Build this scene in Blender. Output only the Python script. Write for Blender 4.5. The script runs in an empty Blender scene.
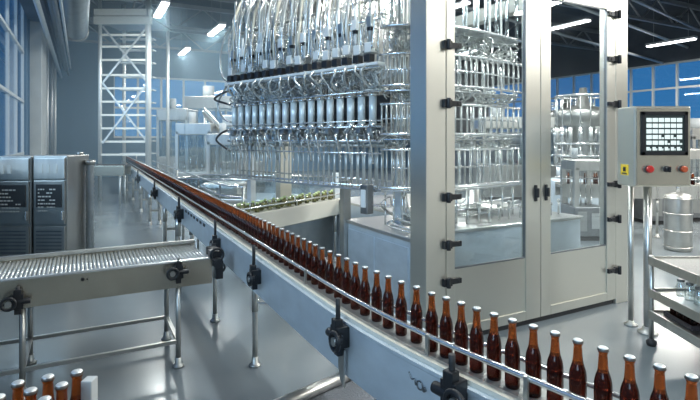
import bpy, math, random
from mathutils import Vector, Matrix
random.seed(7)
scene = bpy.context.scene
COL = scene.collection
PI = math.pi
EYE = 1.8
F = 500.0
UX, UY = 0.8808, 0.4735          # building axis across the hall
VX, VY = -0.4735, 0.8808         # building axis along the hall
CX0, CY0 = 0.649, 4.268          # front corner of the filler enclosure

def uv(a, b, z=0.0):             # hall coordinates -> world
    return Vector((a*UX + b*VX, a*UY + b*VY, z))
def en(a, b, z=0.0):             # enclosure coordinates -> world
    return Vector((CX0 + a*UX + b*VX, CY0 + a*UY + b*VY, z))
def at(px, py, Y):
    return Vector(((px-350)/F*Y, Y, EYE + (140-py)/F*Y))
U3 = Vector((UX, UY, 0)); V3 = Vector((VX, VY, 0)); Z3 = Vector((0, 0, 1))
X3 = Vector((1, 0, 0)); Y3 = Vector((0, 1, 0))

# ------------------------------------------------------------------ materials
MATS = {}
def nmat(name):
    m = bpy.data.materials.new(name); m.use_nodes = True
    nt = m.node_tree
    return m, nt, nt.nodes['Principled BSDF']
def pmat(name, col, rough=.5, metal=0., noise=None, bump=0., scale=8., stretch=(1, 1, 1), rvar=0., **kw):
    m, nt, b = nmat(name)
    b.inputs['Base Color'].default_value = (*col, 1)
    b.inputs['Roughness'].default_value = rough
    b.inputs['Metallic'].default_value = metal
    for k, v in kw.items():
        b.inputs[k.replace('_', ' ')].default_value = v
    if noise or bump or rvar:
        tc = nt.nodes.new('ShaderNodeTexCoord'); mp = nt.nodes.new('ShaderNodeMapping')
        mp.inputs['Scale'].default_value = stretch
        nz = nt.nodes.new('ShaderNodeTexNoise'); nz.inputs['Scale'].default_value = scale
        nz.inputs['Detail'].default_value = 5
        nt.links.new(tc.outputs['Object'], mp.inputs[0]); nt.links.new(mp.outputs[0], nz.inputs['Vector'])
        if noise:
            r = nt.nodes.new('ShaderNodeValToRGB')
            r.color_ramp.elements[0].position = .3; r.color_ramp.elements[1].position = .7
            r.color_ramp.elements[0].color = (*[c*(1-noise) for c in col], 1)
            r.color_ramp.elements[1].color = (*[min(1, c*(1+noise)) for c in col], 1)
            nt.links.new(nz.outputs['Fac'], r.inputs[0]); nt.links.new(r.outputs[0], b.inputs['Base Color'])
        if rvar:
            mr = nt.nodes.new('ShaderNodeMapRange')
            mr.inputs['To Min'].default_value = max(.02, rough-rvar); mr.inputs['To Max'].default_value = rough+rvar
            nt.links.new(nz.outputs['Fac'], mr.inputs[0]); nt.links.new(mr.outputs[0], b.inputs['Roughness'])
        if bump:
            bp = nt.nodes.new('ShaderNodeBump'); bp.inputs['Strength'].default_value = bump
            bp.inputs['Distance'].default_value = .01
            nt.links.new(nz.outputs['Fac'], bp.inputs['Height']); nt.links.new(bp.outputs[0], b.inputs['Normal'])
    MATS[name] = m
    return m
def emat(name, col, s):
    m, nt, b = nmat(name)
    b.inputs['Base Color'].default_value = (*[c*.5 for c in col], 1)
    b.inputs['Emission Color'].default_value = (*col, 1); b.inputs['Emission Strength'].default_value = s
    MATS[name] = m
    return m
def thin_glass(name, tint, base=.04, rough=.02, refl=(1, 1, 1)):
    m, nt, b = nmat(name); nt.nodes.remove(b)
    out = nt.nodes['Material Output']
    tr = nt.nodes.new('ShaderNodeBsdfTransparent'); tr.inputs[0].default_value = (*tint, 1)
    gl = nt.nodes.new('ShaderNodeBsdfGlossy'); gl.inputs['Roughness'].default_value = rough
    gl.inputs['Color'].default_value = (*refl, 1)
    fr = nt.nodes.new('ShaderNodeLayerWeight')
    mx = nt.nodes.new('ShaderNodeMixShader')
    pw = nt.nodes.new('ShaderNodeMath'); pw.operation = 'POWER'; pw.inputs[1].default_value = 5
    ad = nt.nodes.new('ShaderNodeMath'); ad.operation = 'MULTIPLY_ADD'; ad.use_clamp = True; ad.inputs[1].default_value = .9; ad.inputs[2].default_value = base
    nt.links.new(fr.outputs['Facing'], pw.inputs[0]); nt.links.new(pw.outputs[0], ad.inputs[0]); nt.links.new(ad.outputs[0], mx.inputs[0])
    nt.links.new(tr.outputs[0], mx.inputs[1]); nt.links.new(gl.outputs[0], mx.inputs[2])
    nt.links.new(mx.outputs[0], out.inputs['Surface'])
    MATS[name] = m
    return m

steel = pmat('brushed_steel', (.66, .65, .62), .30, 1, noise=.06, rvar=.07, scale=14, stretch=(1, 1, .06))
steel_h = pmat('brushed_steel_horizontal', (.66, .67, .66), .30, 1, noise=.06, rvar=.08, scale=10, stretch=(.1, .1, 3))
steel_door = pmat('door_steel', (.74, .72, .65), .31, .92, rvar=.02, scale=5, stretch=(1, 1, .1))
steel_blue = pmat('cool_sheet_steel', (.70, .77, .83), .34, .5, noise=.07, rvar=.08, scale=5, stretch=(1, 1, 2))
steel_dark = pmat('dark_steel', (.26, .27, .28), .35, .9, noise=.1, rvar=.08, scale=9)
steel_mid = pmat('satin_steel', (.48, .48, .46), .34, .9, noise=.08, rvar=.08, scale=8)
chrome = pmat('polished_tube', (.82, .83, .82), .2, .8)
tube_light = pmat('pale_hose', (.66, .68, .66), .24, .6)
hose_warm = pmat('cream_hose', (.62, .59, .50), .3, .35)
cyl_blue = pmat('anodised_cylinder', (.84, .92, .94), .28, .25)
beige = pmat('beige_enamel_panel', (.58, .54, .45), .27, .88, noise=.06, scale=6)
cream = pmat('cream_wear_strip', (.72, .68, .58), .45)
pale_enamel = pmat('pale_enamel_panel', (.66, .64, .56), .35, .2)
belt_m = pmat('slat_chain_belt', (.36, .36, .34), .4, .5, noise=.2, bump=.4, scale=60, stretch=(1, 1, 1))
black = pmat('black_plastic', (.016, .017, .02), .38)
rubber = pmat('black_rubber', (.03, .03, .032), .6)
white_block = pmat('white_valve_block', (.78, .80, .80), .4)
cap_m = pmat('silver_crown_cap', (.78, .79, .78), .32, .55)
cap_skirt = pmat('dark_cap_skirt', (.16, .15, .14), .35, .7)
perf = pmat('perforated_plate', (.15, .16, .18), .4, .8, bump=.8, scale=90)
red_m = pmat('red_button', (.62, .02, .015), .3, Coat_Weight=.5)
orange_m = pmat('orange_button', (.62, .10, .03), .3, Coat_Weight=.5)
yellow_m = pmat('yellow_sticker', (.80, .56, .03), .45)
grey_paint = pmat('grey_paint', (.36, .39, .41), .5, 0, noise=.05, scale=4)
crate_m = pmat('grey_plastic_crate', (.50, .52, .52), .5)
crate_dark = pmat('dark_plastic_crate', (.05, .04, .045), .5)
green_m = pmat('green_cap', (.42, .50, .24), .45)
cab_m = pmat('cabinet_steel', (.42, .43, .42), .33, .8, noise=.1, rvar=.08, scale=5, stretch=(1, 1, .2))
cab_panel = pmat('smoked_display', (.045, .05, .055), .18)
mark_m = pmat('pale_print', (.62, .64, .62), .5)
scaf_m = pmat('galvanised_tube', (.60, .63, .63), .42, .55)
scaf_beam = pmat('pale_painted_beam', (.80, .80, .74), .5)
duct_m = pmat('duct_sheet', (.40, .44, .46), .35, .85, noise=.12, scale=7)
pipe_m = pmat('service_pipe', (.30, .32, .34), .4, .7)
glass = thin_glass('door_glass', (.90, .94, .96), .06)
win_glass = thin_glass('window_glass', (.80, .90, 1.0), .06)
clear = thin_glass('clear_tube', (.78, .83, .85), .14, .06)
lamp_on = emat('lamp_diffuser', (.93, .97, 1.0), 14)
screen_on = emat('screen_pixels', (.80, .92, .90), 1.2)
screen_bg = emat('screen_background', (.03, .05, .05), .5)

def bottle_glass(name, col):
    m = pmat(name, col, .06)
    b = m.node_tree.nodes['Principled BSDF']
    b.inputs['Transmission Weight'].default_value = .85
    b.inputs['IOR'].default_value = 1.36
    return m
amber_body = bottle_glass('amber_glass_filled', (.065, .010, .005))
amber_neck = bottle_glass('amber_glass_neck', (.50, .12, .026))

jar_glass = bottle_glass('olive_jar_glass', (.36, .34, .16))
# floor
floor_m, nt, b = nmat('epoxy_floor')
tc = nt.nodes.new('ShaderNodeTexCoord')
n1 = nt.nodes.new('ShaderNodeTexNoise'); n1.inputs['Scale'].default_value = .9; n1.inputs['Detail'].default_value = 6
n2 = nt.nodes.new('ShaderNodeTexNoise'); n2.inputs['Scale'].default_value = 160; n2.inputs['Detail'].default_value = 2
r1 = nt.nodes.new('ShaderNodeValToRGB')
r1.color_ramp.elements[0].position = .3; r1.color_ramp.elements[0].color = (.165, .195, .212, 1)
r1.color_ramp.elements[1].position = .72; r1.color_ramp.elements[1].color = (.20, .228, .242, 1)
r2 = nt.nodes.new('ShaderNodeMapRange'); r2.inputs['To Min'].default_value = .8; r2.inputs['To Max'].default_value = 1.2
mm = nt.nodes.new('ShaderNodeMixRGB'); mm.blend_type = 'MULTIPLY'; mm.inputs[0].default_value = 1
rr = nt.nodes.new('ShaderNodeMapRange'); rr.inputs['To Min'].default_value = .22; rr.inputs['To Max'].default_value = .29
for n in (n1, n2): nt.links.new(tc.outputs['Object'], n.inputs['Vector'])
nt.links.new(n1.outputs['Fac'], r1.inputs[0]); nt.links.new(n2.outputs['Fac'], r2.inputs[0])
nt.links.new(r1.outputs[0], mm.inputs[1]); nt.links.new(r2.outputs[0], mm.inputs[2])
nt.links.new(mm.outputs[0], b.inputs['Base Color'])
nt.links.new(n1.outputs['Fac'], rr.inputs[0]); nt.links.new(rr.outputs[0], b.inputs['Roughness'])
b.inputs['Coat Weight'].default_value = .15; b.inputs['Coat Roughness'].default_value = .12
# walls and ceiling
wall_m = pmat('painted_wall_panel', (.08, .155, .24), .55, 0, noise=.1, scale=1.2, stretch=(1, 1, .3))
wall_lt = pmat('pale_wall', (.42, .43, .43), .6, 0, noise=.05, scale=1)
wall_dk = pmat('dark_upper_wall', (.06, .075, .095), .6, 0, noise=.2, scale=1.5)
ceil_m = pmat('dark_ceiling', (.05, .06, .07), .7, 0, noise=.2, scale=1)
pillar_m = pmat('concrete_pillar', (.42, .45, .45), .6, 0, noise=.08, scale=3)

# ------------------------------------------------------------------ mesh builder
class MB:
    def __init__(s): s.v = []; s.f = []; s.mi = []; s.sm = []
    def add(s, vs, fs, smooth=False, mi=0):
        o = len(s.v); s.v += [Vector(v) for v in vs]
        for f in fs:
            s.f.append([i+o for i in f]); s.mi.append(mi); s.sm.append(smooth)
        return s
    def obox(s, c, ax, ay, hx, hy, hz, mi=0, az=Z3):
        c = Vector(c); vs = []
        for k in (-1, 1):
            for j in (-1, 1):
                for i in (-1, 1):
                    vs.append(c + ax*(hx*i) + ay*(hy*j) + az*(hz*k))
        return s.add(vs, [(0, 2, 3, 1), (4, 5, 7, 6), (0, 1, 5, 4), (2, 6, 7, 3), (0, 4, 6, 2), (1, 3, 7, 5)], False, mi)
    def box(s, x0, x1, y0, y1, z0, z1, mi=0):
        return s.obox(((x0+x1)/2, (y0+y1)/2, (z0+z1)/2), X3, Y3, abs(x1-x0)/2, abs(y1-y0)/2, abs(z1-z0)/2, mi)
    def ebox(s, a0, a1, b0, b1, z0, z1, fn=None, mi=0):
        fn = fn or en
        return s.obox(fn((a0+a1)/2, (b0+b1)/2, (z0+z1)/2), U3, V3, abs(a1-a0)/2, abs(b1-b0)/2, abs(z1-z0)/2, mi)
    def bar(s, p, q, w, h, mi=0):
        p = Vector(p); q = Vector(q); d = (q-p); L = d.length; d.normalize()
        up = Z3 if abs(d.z) < .95 else X3
        sd = d.cross(up).normalized(); up = sd.cross(d)
        return s.obox((p+q)/2, d, sd, L/2, w/2, h/2, mi, up)
    def tube(s, pts, r, n=8, cap=True, mi=0):
        pts = [Vector(p) for p in pts]; rings = []
        rs = r if isinstance(r, (list, tuple)) else [r]*len(pts)
        t = (pts[1]-pts[0]).normalized()
        up = Z3 if abs(t.z) < .9 else X3
        nrm = t.cross(up).normalized()
        vs = []
        for i, p in enumerate(pts):
            a = pts[max(0, i-1)]; c = pts[min(len(pts)-1, i+1)]
            t = (c-a).normalized() if (c-a).length > 1e-9 else t
            nrm = (nrm - t*nrm.dot(t))
            nrm = nrm.normalized() if nrm.length > 1e-6 else t.orthogonal().normalized()
            bn = t.cross(nrm)
            for k in range(n):
                q = 2*PI*k/n
                vs.append(p + nrm*(rs[i]*math.cos(q)) + bn*(rs[i]*math.sin(q)))
        fs = []
        for i in range(len(pts)-1):
            for k in range(n):
                fs.append((i*n+k, i*n+(k+1) % n, (i+1)*n+(k+1) % n, (i+1)*n+k))
        s.add(vs, fs, True, mi)
        if cap:
            o = len(s.v)-len(vs)
            s.f.append([o+k for k in range(n)][::-1]); s.mi.append(mi); s.sm.append(False)
            s.f.append([o+(len(pts)-1)*n+k for k in range(n)]); s.mi.append(mi); s.sm.append(False)
        return s
    def cyl(s, p, q, r, n=16, mi=0): return s.tube([p, q], r, n, True, mi)
    def lathe(s, c, prof, n=20, mis=None):
        c = Vector(c); vs = []
        for (r, z) in prof:
            for k in range(n):
                q = 2*PI*k/n
                vs.append(c + Vector((r*math.cos(q), r*math.sin(q), z)))
        o = len(s.v); s.v += vs
        for i in range(len(prof)-1):
            for k in range(n):
                s.f.append([o+i*n+k, o+i*n+(k+1) % n, o+(i+1)*n+(k+1) % n, o+(i+1)*n+k])
                s.mi.append(mis[i] if mis else 0); s.sm.append(True)
        s.f.append([o+k for k in range(n)][::-1]); s.mi.append(0); s.sm.append(False)
        s.f.append([o+(len(prof)-1)*n+k for k in range(n)]); s.mi.append(mis[-1] if mis else 0); s.sm.append(False)
        return s
    def ring(s, c, ax, ay, R, r, n=20, m=8, mi=0):
        c = Vector(c); vs = []
        az = ax.cross(ay)
        for i in range(n):
            q = 2*PI*i/n; d = ax*math.cos(q) + ay*math.sin(q)
            for k in range(m):
                w = 2*PI*k/m
                vs.append(c + d*(R + r*math.cos(w)) + az*(r*math.sin(w)))
        fs = [(i*m+k, ((i+1) % n)*m+k, ((i+1) % n)*m+(k+1) % m, i*m+(k+1) % m) for i in range(n) for k in range(m)]
        return s.add(vs, fs, True, mi)
    def sweep(s, rings, closed=True, smooth=False, mi=0):
        n = len(rings[0]); vs = [p for r in rings for p in r]; fs = []
        for i in range(len(rings)-1):
            for k in range(n if closed else n-1):
                fs.append((i*n+k, (i+1)*n+k, (i+1)*n+(k+1) % n, i*n+(k+1) % n))
        s.add(vs, fs, smooth, mi)
        if closed:
            o = len(s.v)-len(vs)
            s.f.append([o+k for k in range(n)]); s.mi.append(mi); s.sm.append(False)
            s.f.append([o+(len(rings)-1)*n+k for k in range(n)][::-1]); s.mi.append(mi); s.sm.append(False)
        return s
    def prism(s, poly, z0, z1, mi=0):
        n = len(poly)
        vs = [Vector((p[0], p[1], z0)) for p in poly] + [Vector((p[0], p[1], z1)) for p in poly]
        fs = [tuple(range(n))[::-1], tuple(range(n, 2*n))] + [(k, (k+1) % n, n+(k+1) % n, n+k) for k in range(n)]
        return s.add(vs, fs, False, mi)
    def build(s, name, mats, parent=None, bevel=0, origin=None, **props):
        me = bpy.data.meshes.new(name)
        w = Vector((0, 0, 0)); q = parent
        while q is not None:
            w = w + q.location; q = q.parent
        loc = Vector((0, 0, 0))
        if parent is None and origin is not None:
            loc = Vector(origin)
        me.from_pydata([tuple(p-w-loc) for p in s.v], [], s.f)
        if not isinstance(mats, (list, tuple)): mats = [mats]
        for m in mats: me.materials.append(m)
        for p, mi, sm in zip(me.polygons, s.mi, s.sm):
            p.material_index = mi; p.use_smooth = sm
        me.update()
        import bmesh
        bm = bmesh.new(); bm.from_mesh(me); bmesh.ops.recalc_face_normals(bm, faces=bm.faces); bm.to_mesh(me); bm.free()
        o = bpy.data.objects.new(name, me); COL.objects.link(o)
        o.location = loc
        if parent is not None: o.parent = parent
        if bevel:
            md = o.modifiers.new('bevel', 'BEVEL'); md.width = bevel; md.segments = 2; md.limit_method = 'ANGLE'
        for k, v in props.items(): o[k] = v
        return o
def root(name, loc, label, cat, group=None):
    o = bpy.data.objects.new(name, None); COL.objects.link(o); o.location = loc
    o.empty_display_size = .1
    o['label'] = label; o['category'] = cat
    if group: o['group'] = group
    return o
def struct(mb, name, m, label, cat, **kw):
    o = mb.build(name, m, None, **kw); o['kind'] = 'structure'; o['label'] = label; o['category'] = cat
    return o
def copy_tree(o, parent=None):
    c = o.copy(); COL.objects.link(c)
    if parent is not None: c.parent = parent
    for ch in list(o.children): copy_tree(ch, c)
    return c
def bez(p0, p1, p2, n=10):
    p0, p1, p2 = Vector(p0), Vector(p1), Vector(p2)
    return [p0*(1-t)**2 + p1*(2*t*(1-t)) + p2*t*t for t in [i/n for i in range(n+1)]]
def smooth_path(pts, n=5):
    P = [Vector(p) for p in pts]; out = []
    for i in range(len(P)-1):
        a = P[max(0, i-1)]; b = P[i]; c = P[i+1]; d = P[min(len(P)-1, i+2)]
        for k in range(n):
            t = k/n
            out.append(.5*((2*b)+(c-a)*t+(2*a-5*b+4*c-d)*t*t+(3*b-a-3*c+d)*t**3))
    out.append(P[-1]); return out

# ------------------------------------------------------------------ room shell
UL, UR, VN, VF, H = -1.29, 22.0, -7.0, 27.0, 7.0
fl = MB().ebox(UL-.3, UR+.3, VN-.3, VF+.3, -.1, 0, uv)
struct(fl, 'floor', floor_m, 'grey blue glossy epoxy floor of the bottling hall', 'floor')
struct(MB().ebox(UL-.3, UR+.3, VN-.3, VF+.3, H, H+.15, uv), 'ceiling', ceil_m, 'dark ceiling high over the hall', 'ceiling')
wl = MB()
wl.ebox(UL-.25, UL, VN, VF, 0, 1.4, uv).ebox(UL-.25, UL, VN, VF, 5.7, H, uv)
wl.ebox(UL-.25, UL, VN, -2.6, 1.4, 5.7, uv).ebox(UL-.25, UL, 15.9, VF, 1.4, 5.7, uv)
v = 16.2
while v < VF:                                  # standing seams of the cladding
    wl.ebox(UL, UL+.05, v, v+.06, 0, 5.7, uv); v += .62
struct(wl, 'wall_left', wall_m, 'blue grey panelled wall along the left side behind the cabinets', 'wall')
struct(MB().ebox(UL, UL+.32, 16.4, 18.6, 0, 5.1, uv), 'trim_1', pillar_m, 'square grey pillar on the left wall beside the blue window', 'pillar', bevel=.02)
struct(MB().ebox(UL, UL+.5, VN, VF, 5.1, 5.75, uv), 'trim_2', wall_dk, 'dark beam running along the top of the left wall', 'beam')
# left window
wm = MB(); v = -2.6
while v < 15.95:
    wm.ebox(UL-.12, UL-.06, v-.03, v+.03, 1.4, 5.7, uv); v += 1.54
for z in (1.44, 2.82, 4.14, 5.5):
    wm.ebox(UL-.13, UL-.05, -2.6, 15.95, z-.035, z+.035, uv)
w1 = struct(wm, 'window_1', scaf_m, 'tall blue multi-pane window in the left wall', 'window')
MB().ebox(UL-.10, UL-.09, -2.6, 15.95, 1.4, 5.7, uv).build('glass_pane', win_glass, w1)
# far wall
wbk = MB().ebox(UL, UR, VF, VF+.25, 0, 1.9, uv).ebox(UL, UR, VF, VF+.25, 5.0, H, uv).ebox(UL, 1.4, VF, VF+.25, 1.9, 5.0, uv).ebox(19, UR, VF, VF+.25, 1.9, 5.0, uv)
struct(wbk, 'wall_back', wall_m, 'hazy blue grey wall at the far end of the hall', 'wall')
wm = MB(); a = 1.4
while a < 19.1:
    wm.ebox(a-.05, a+.05, VF+.02, VF+.14, 1.9, 5.0, uv); a += 1.1
for z in (1.94, 3.4, 4.96):
    wm.ebox(1.4, 19, VF+.01, VF+.15, z-.05, z+.05, uv)
w3 = struct(wm, 'added_window_3', scaf_m, 'pale blue window band added in the far wall to glow through the haze', 'window')
MB().ebox(1.4, 19, VF+.08, VF+.09, 1.9, 5.0, uv).build('glass_pane', win_glass, w3)  # window band put in to give the far end its blue glow
# right wall with windows
wr = MB().ebox(UR, UR+.25, VN, VF, 0, 2.2, uv)
struct(wr, 'wall_right', wall_m, 'blue grey lower wall far behind the control panel', 'wall')
wr2 = MB().ebox(UR, UR+.25, VN, VF, 5.1, H, uv).ebox(UR, UR+.25, VN, 3, 2.2, 5.1, uv).ebox(UR, UR+.25, 23, VF, 2.2, 5.1, uv)
struct(wr2, 'wall_right_upper', wall_dk, 'dark wall above the windows on the right', 'wall')
wm = MB(); v = 3
while v < 23.1:
    wm.ebox(UR+.02, UR+.14, v-.04, v+.04, 2.2, 5.1, uv); v += 1.0
for z in (2.24, 4.0, 5.06):
    wm.ebox(UR+.01, UR+.15, 3, 23, z-.04, z+.04, uv)
w2 = struct(wm, 'window_2', scaf_m, 'blue windows high on the wall behind the control panel', 'window')
MB().ebox(UR+.08, UR+.09, 3, 23, 2.2, 5.1, uv).build('glass_pane', win_glass, w2)
struct(MB().ebox(UL, UR, VN-.25, VN, 0, H, uv), 'wall_front', wall_lt, 'pale wall behind the camera', 'wall')
# roof steelwork
for k, b_ in enumerate((6, 10.5, 15, 19.5, 24)):
    tb = MB()
    tb.ebox(UL, UR, b_-.06, b_+.06, 6.75, 6.9, uv).ebox(UL, UR, b_-.05, b_+.05, 5.95, 6.05, uv)
    a = UL+.4; up = True
    while a < UR-1.1:
        tb.bar(uv(a, b_, 6.0 if up else 6.8), uv(a+1.0, b_, 6.8 if up else 6.0), .05, .05)
        a += 1.0; up = not up
    struct(tb, 'trim_%d' % (k+3), pipe_m, 'dark steel roof truss number %d across the hall' % (k+1), 'truss')

# ------------------------------------------------------------------ lamps
lamps = []
for (a, b_) in ((3.8, 16.1), (3.6, 20.6), (1.9, 14.3), (3.7, 10.6), (3.7, 5.6), (2.4, .6), (3.7, -2.6), (2.6, -5),
                (8.6, -3.6), (8.6, 1.6), (8.6, 6.6), (8.6, 11.6), (8.8, 17.5), (13.6, -1), (13.6, 4.6), (13.6, 15.6), (18.7, 10.4), (18.7, 4.2), (9, 22.5), (13.0, -3.4), (10.6, -2.2), (2.3, 4.2), (.7, 10.6)):  # final pair are unseen additions: one lights the rack, one the tower front
    lamps.append((a, b_))
vis = {0: 'lit ceiling lamp hanging over the hazy back of the hall, nearer of the row', 1: 'lit ceiling lamp deepest in the haze, beyond the brighter lamp',
       2: 'lit ceiling lamp beside the top of the stair tower', 16: 'lit tube lamp hanging before the dark wall over the blue windows'}
for i, (a, b_) in enumerate(lamps):
    t = root('ceiling_lamp', uv(a, b_, 6.5 if i == 22 else 5.3), vis.get(i, 'lit tube lamp hung over the hall above the view, %s of its rows' % (['first', 'second', 'third', 'fourth', 'fifth', 'sixth', 'seventh', 'eighth', 'ninth', 'tenth', 'eleventh', 'twelfth', 'thirteenth', 'fourteenth', 'fifteenth', 'sixteenth', 'seventeenth', 'eighteenth', 'nineteenth', 'twentieth', 'twenty-first', 'twenty-second', 'twenty-third'][i])), 'lamp', 'tube lamps hung from the roof')
    p = t.location
    MB().obox(p+Vector((0, 0, .06)), U3, V3, .11, .85, .04).build('housing', grey_paint, t)
    MB().obox(p, U3, V3, .09, .82, .022).build('diffuser', lamp_on, t)
    h = MB()
    for s_ in (-.6, .6): h.cyl(p+V3*s_+Z3*.1, p+V3*s_+Z3*(H-p.z), .008, 6)
    h.build('hanger', pipe_m, t)
    L = bpy.data.lights.new('lamp_light', 'AREA'); L.shape = 'RECTANGLE'; L.size = .22; L.size_y = 1.7
    L.energy = {3: 200, 4: 190, 5: 80, 6: 100, 7: 60, 8: 220, 21: 150, 22: 170, 0: 200, 1: 200, 2: 170}.get(i, 320)
    if i in (9, 10, 11, 13, 14, 16, 17): L.energy = 420
    L.color = (1.0, .985, .92) if a > 4 else (.93, 1.0, .99)
    lo = bpy.data.objects.new('lamp_light', L); COL.objects.link(lo)
    lo.location = (0, 0, -.03); lo.rotation_euler = (0, 0, math.atan2(UY, UX)); lo.parent = t

# ------------------------------------------------------------------ main conveyor
def cx(Y):
    e = (2.1-Y)/.2
    s_ = .2*(math.log1p(math.exp(e)) if e < 30 else e)
    return 1.32 - .515*Y + .32*s_
def cpt(Y, off=0., z=0.):
    dx = (cx(Y+.01)-cx(Y-.01))/.02
    n_ = math.hypot(dx, 1)
    return Vector((cx(Y) + off/n_, Y - off*dx/n_, z))
def cdir(Y):
    dx = (cx(Y+.01)-cx(Y-.01))/.02
    return Vector((dx, 1, 0)).normalized()
def solveY(px, off):
    lo, hi = .5, 21.
    for _ in range(50):
        m = (lo+hi)/2; p = cpt(m, off)
        if 350+F*p.x/p.y > px: lo = m
        else: hi = m
    return lo
YN, YF = .45, 20.8
Ys = [YN+.12*i for i in range(26)] + [3.6+.5*i for i in range(34)] + [YF]
BELT = .95
mc = root('bottle_conveyor', cpt(3, 0, 0), 'long steel conveyor carrying brown bottles from the far left to the lower right', 'conveyor')
def csweep(prof, name, m, **kw):
    return MB().sweep([[cpt(Y, o, z) for (o, z) in prof] for Y in Ys]).build(name, m, mc, **kw)
csweep([(-.095, .90), (.115, .90), (.115, BELT), (-.095, BELT)], 'belt', belt_m)
csweep([(-.122, .69), (-.104, .69), (-.104, .945), (-.128, .945), (-.128, .932), (-.122, .925)], 'side_panel', steel_blue, label='pale blue steel side panel')
csweep([(.118, .69), (.136, .69), (.136, .945), (.118, .945)], 'side_panel', steel_blue)
csweep([(-.104, .945), (-.058, .945), (-.058, .957), (-.104, .962)], 'wear_strip', cream)
csweep([(-.10, .70), (.12, .70), (.12, .715), (-.10, .715)], 'bottom_plate', steel_mid)
def crail(off, z, r, name, m):
    return MB().tube([cpt(Y, off, z) for Y in Ys], r, 10).build(name, m, mc)
crail(-.052, 1.028, .0105, 'guide_rail', chrome)
crail(.052, 1.03, .009, 'guide_rail', chrome)
# rail posts
for px in (421, 300, 520):
    Y = solveY(px, -.1)
    p = cpt(Y, -.066, .945)
    MB().obox(p+Z3*.045, cdir(Y), Vector((-cdir(Y).y, cdir(Y).x, 0)), .008, .006, .05).build('rail_post', steel_mid, mc, bevel=.002)
# black clamp brackets
def clamp(parent, p, d, rod_top, s=1.0, strap=True, rod_to=None):
    """p: point on the panel face, d: along, out: toward the aisle"""
    out = Vector((-d.y, d.x, 0))
    if out.dot(Vector((-1, -1, 0))) < 0: out = -out
    b_ = MB()
    b_.obox(p+out*.03*s, d, out, .034*s, .034*s, .05*s)
    b_.obox(p+out*.045*s+Z3*.055*s, d, out, .022*s, .02*s, .028*s)
    b_.cyl(p+out*.05*s-d*.04*s, p+out*.05*s+d*.075*s, .021*s, 12)
    b_.obox(p+out*.035*s-Z3*.06*s, d, out, .02*s, .018*s, .028*s)
    o = b_.build('clamp_bracket', black, parent, bevel=.004)
    rp = p+out*.04*s
    MB().tube([rp+Z3*-.02, Vector((rp.x, rp.y, rod_top-.03)), Vector((rp.x, rp.y, rod_top))], .0115*s, 10).build('clamp_rod', rubber, o)
    k = MB().ring(p+out*.085*s-d*.05*s, d, Z3, .040*s, .010*s, 18, 8)
    k.cyl(p+out*.05*s-d*.05*s, p+out*.088*s-d*.05*s, .017*s, 12)
    k.obox(p+out*.085*s-d*.05*s, d, Z3, .03*s, .007*s, .006*s, 0, out)
    k.build('clamp_knob', black, o)
    MB().cyl(p+out*.08*s-d*.05*s, p+out*.094*s-d*.05*s, .020*s, 14).build('knob_hub', steel_mid, o)
    if strap:
        q = p+out*.02-Z3*.06
        MB().sweep([[q+d*(-.028)-out*.006, q+d*.028-out*.006, q+d*.028+out*.004, q+d*(-.028)+out*.004],
                    [q+d*(-.03)-Z3*.10-out*.002, q+d*.02-Z3*.10-out*.002, q+d*.02-Z3*.10+out*.008, q+d*(-.03)-Z3*.10+out*.008],
                    [q+d*(-.036)-Z3*.17+out*.0, q+d*.002-Z3*.14, q+d*.002-Z3*.14+out*.01, q+d*(-.036)-Z3*.17+out*.01]]).build('strap', steel_mid, o)
    return o
for i, px in enumerate((455, 341, 256, 217, 181, 156, 139, 131, 126)):
    Y = solveY(px, -.15)
    clamp(mc, cpt(Y, -.126, {0: .925, 1: .885}.get(i, .84)), cdir(Y), 1.062, 1.0 if i < 4 else 1.25, i in (1,))
# legs
def leg(parent, x, y, z1, r=.021, foot=.05, m=steel, collar=True):
    l = MB().cyl((x, y, .03), (x, y, z1), r, 14)
    if collar: l.cyl((x, y, z1*.62), (x, y, z1), r*1.25, 14)
    o = l.build('leg', m, parent)
    MB().lathe((x, y, 0), [(foot, 0), (foot, .012), (foot*.8, .02), (r*1.3, .03), (r*1.3, .07), (r, .075)], 18).build('foot', steel_mid, o)
    return o
leg(mc, *cpt(4.0, -.02).xy, .70)
for px, off in ((215, -.09), (178, -.09), (165, -.09), (150, -.09), (141, -.09), (133, -.09), (127, -.09)):
    Y = solveY(px, off)
    for o_ in ((off, .1) if px < 200 else (off,)):
        leg(mc, *cpt(Y, o_).xy, .70, .03 if px < 200 else .021)
    if px < 200:
        MB().bar(cpt(Y, off, .3), cpt(Y, .1, .3), .03, .04).build('crossbar', steel_mid, mc)
leg(mc, *cpt(1.3, .0).xy, .70)
leg(mc, *cpt(2.3, .1).xy, .70)
# U-shaped drain pipe and embossed boss on the panel
dp = cpt(3.95, .08, .72)
MB().tube(smooth_path([dp+Vector((-.12, 0, 0)), dp+Vector((-.12, 0, -.12)), dp+Vector((-.1, 0, -.2)), dp+Vector((-.04, 0, -.22)), dp+Vector((.1, .02, -.2))]), .014, 8).build('drain_pipe', chrome, mc)
Yb = solveY(420, -.124)
bp = cpt(Yb, -.123, .865); bd = cdir(Yb); bo = Vector((-bd.y, bd.x, 0))
e_ = MB().ring(bp+bo*.003, bd, Z3, .016, .003, 20, 6).cyl(bp-bd*.026-Z3*.006, bp-bd*.026-Z3*.006+bo*.008, .009, 12)
e_.tube(smooth_path([bp+bd*.06+Z3*.03+bo*.003, bp+bd*.045+Z3*.008+bo*.003, bp+bd*.03+Z3*.012+bo*.003, bp+bd*.022-Z3*.008+bo*.003]), .003, 6)
e_.build('panel_boss', steel_dark, mc)
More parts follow.
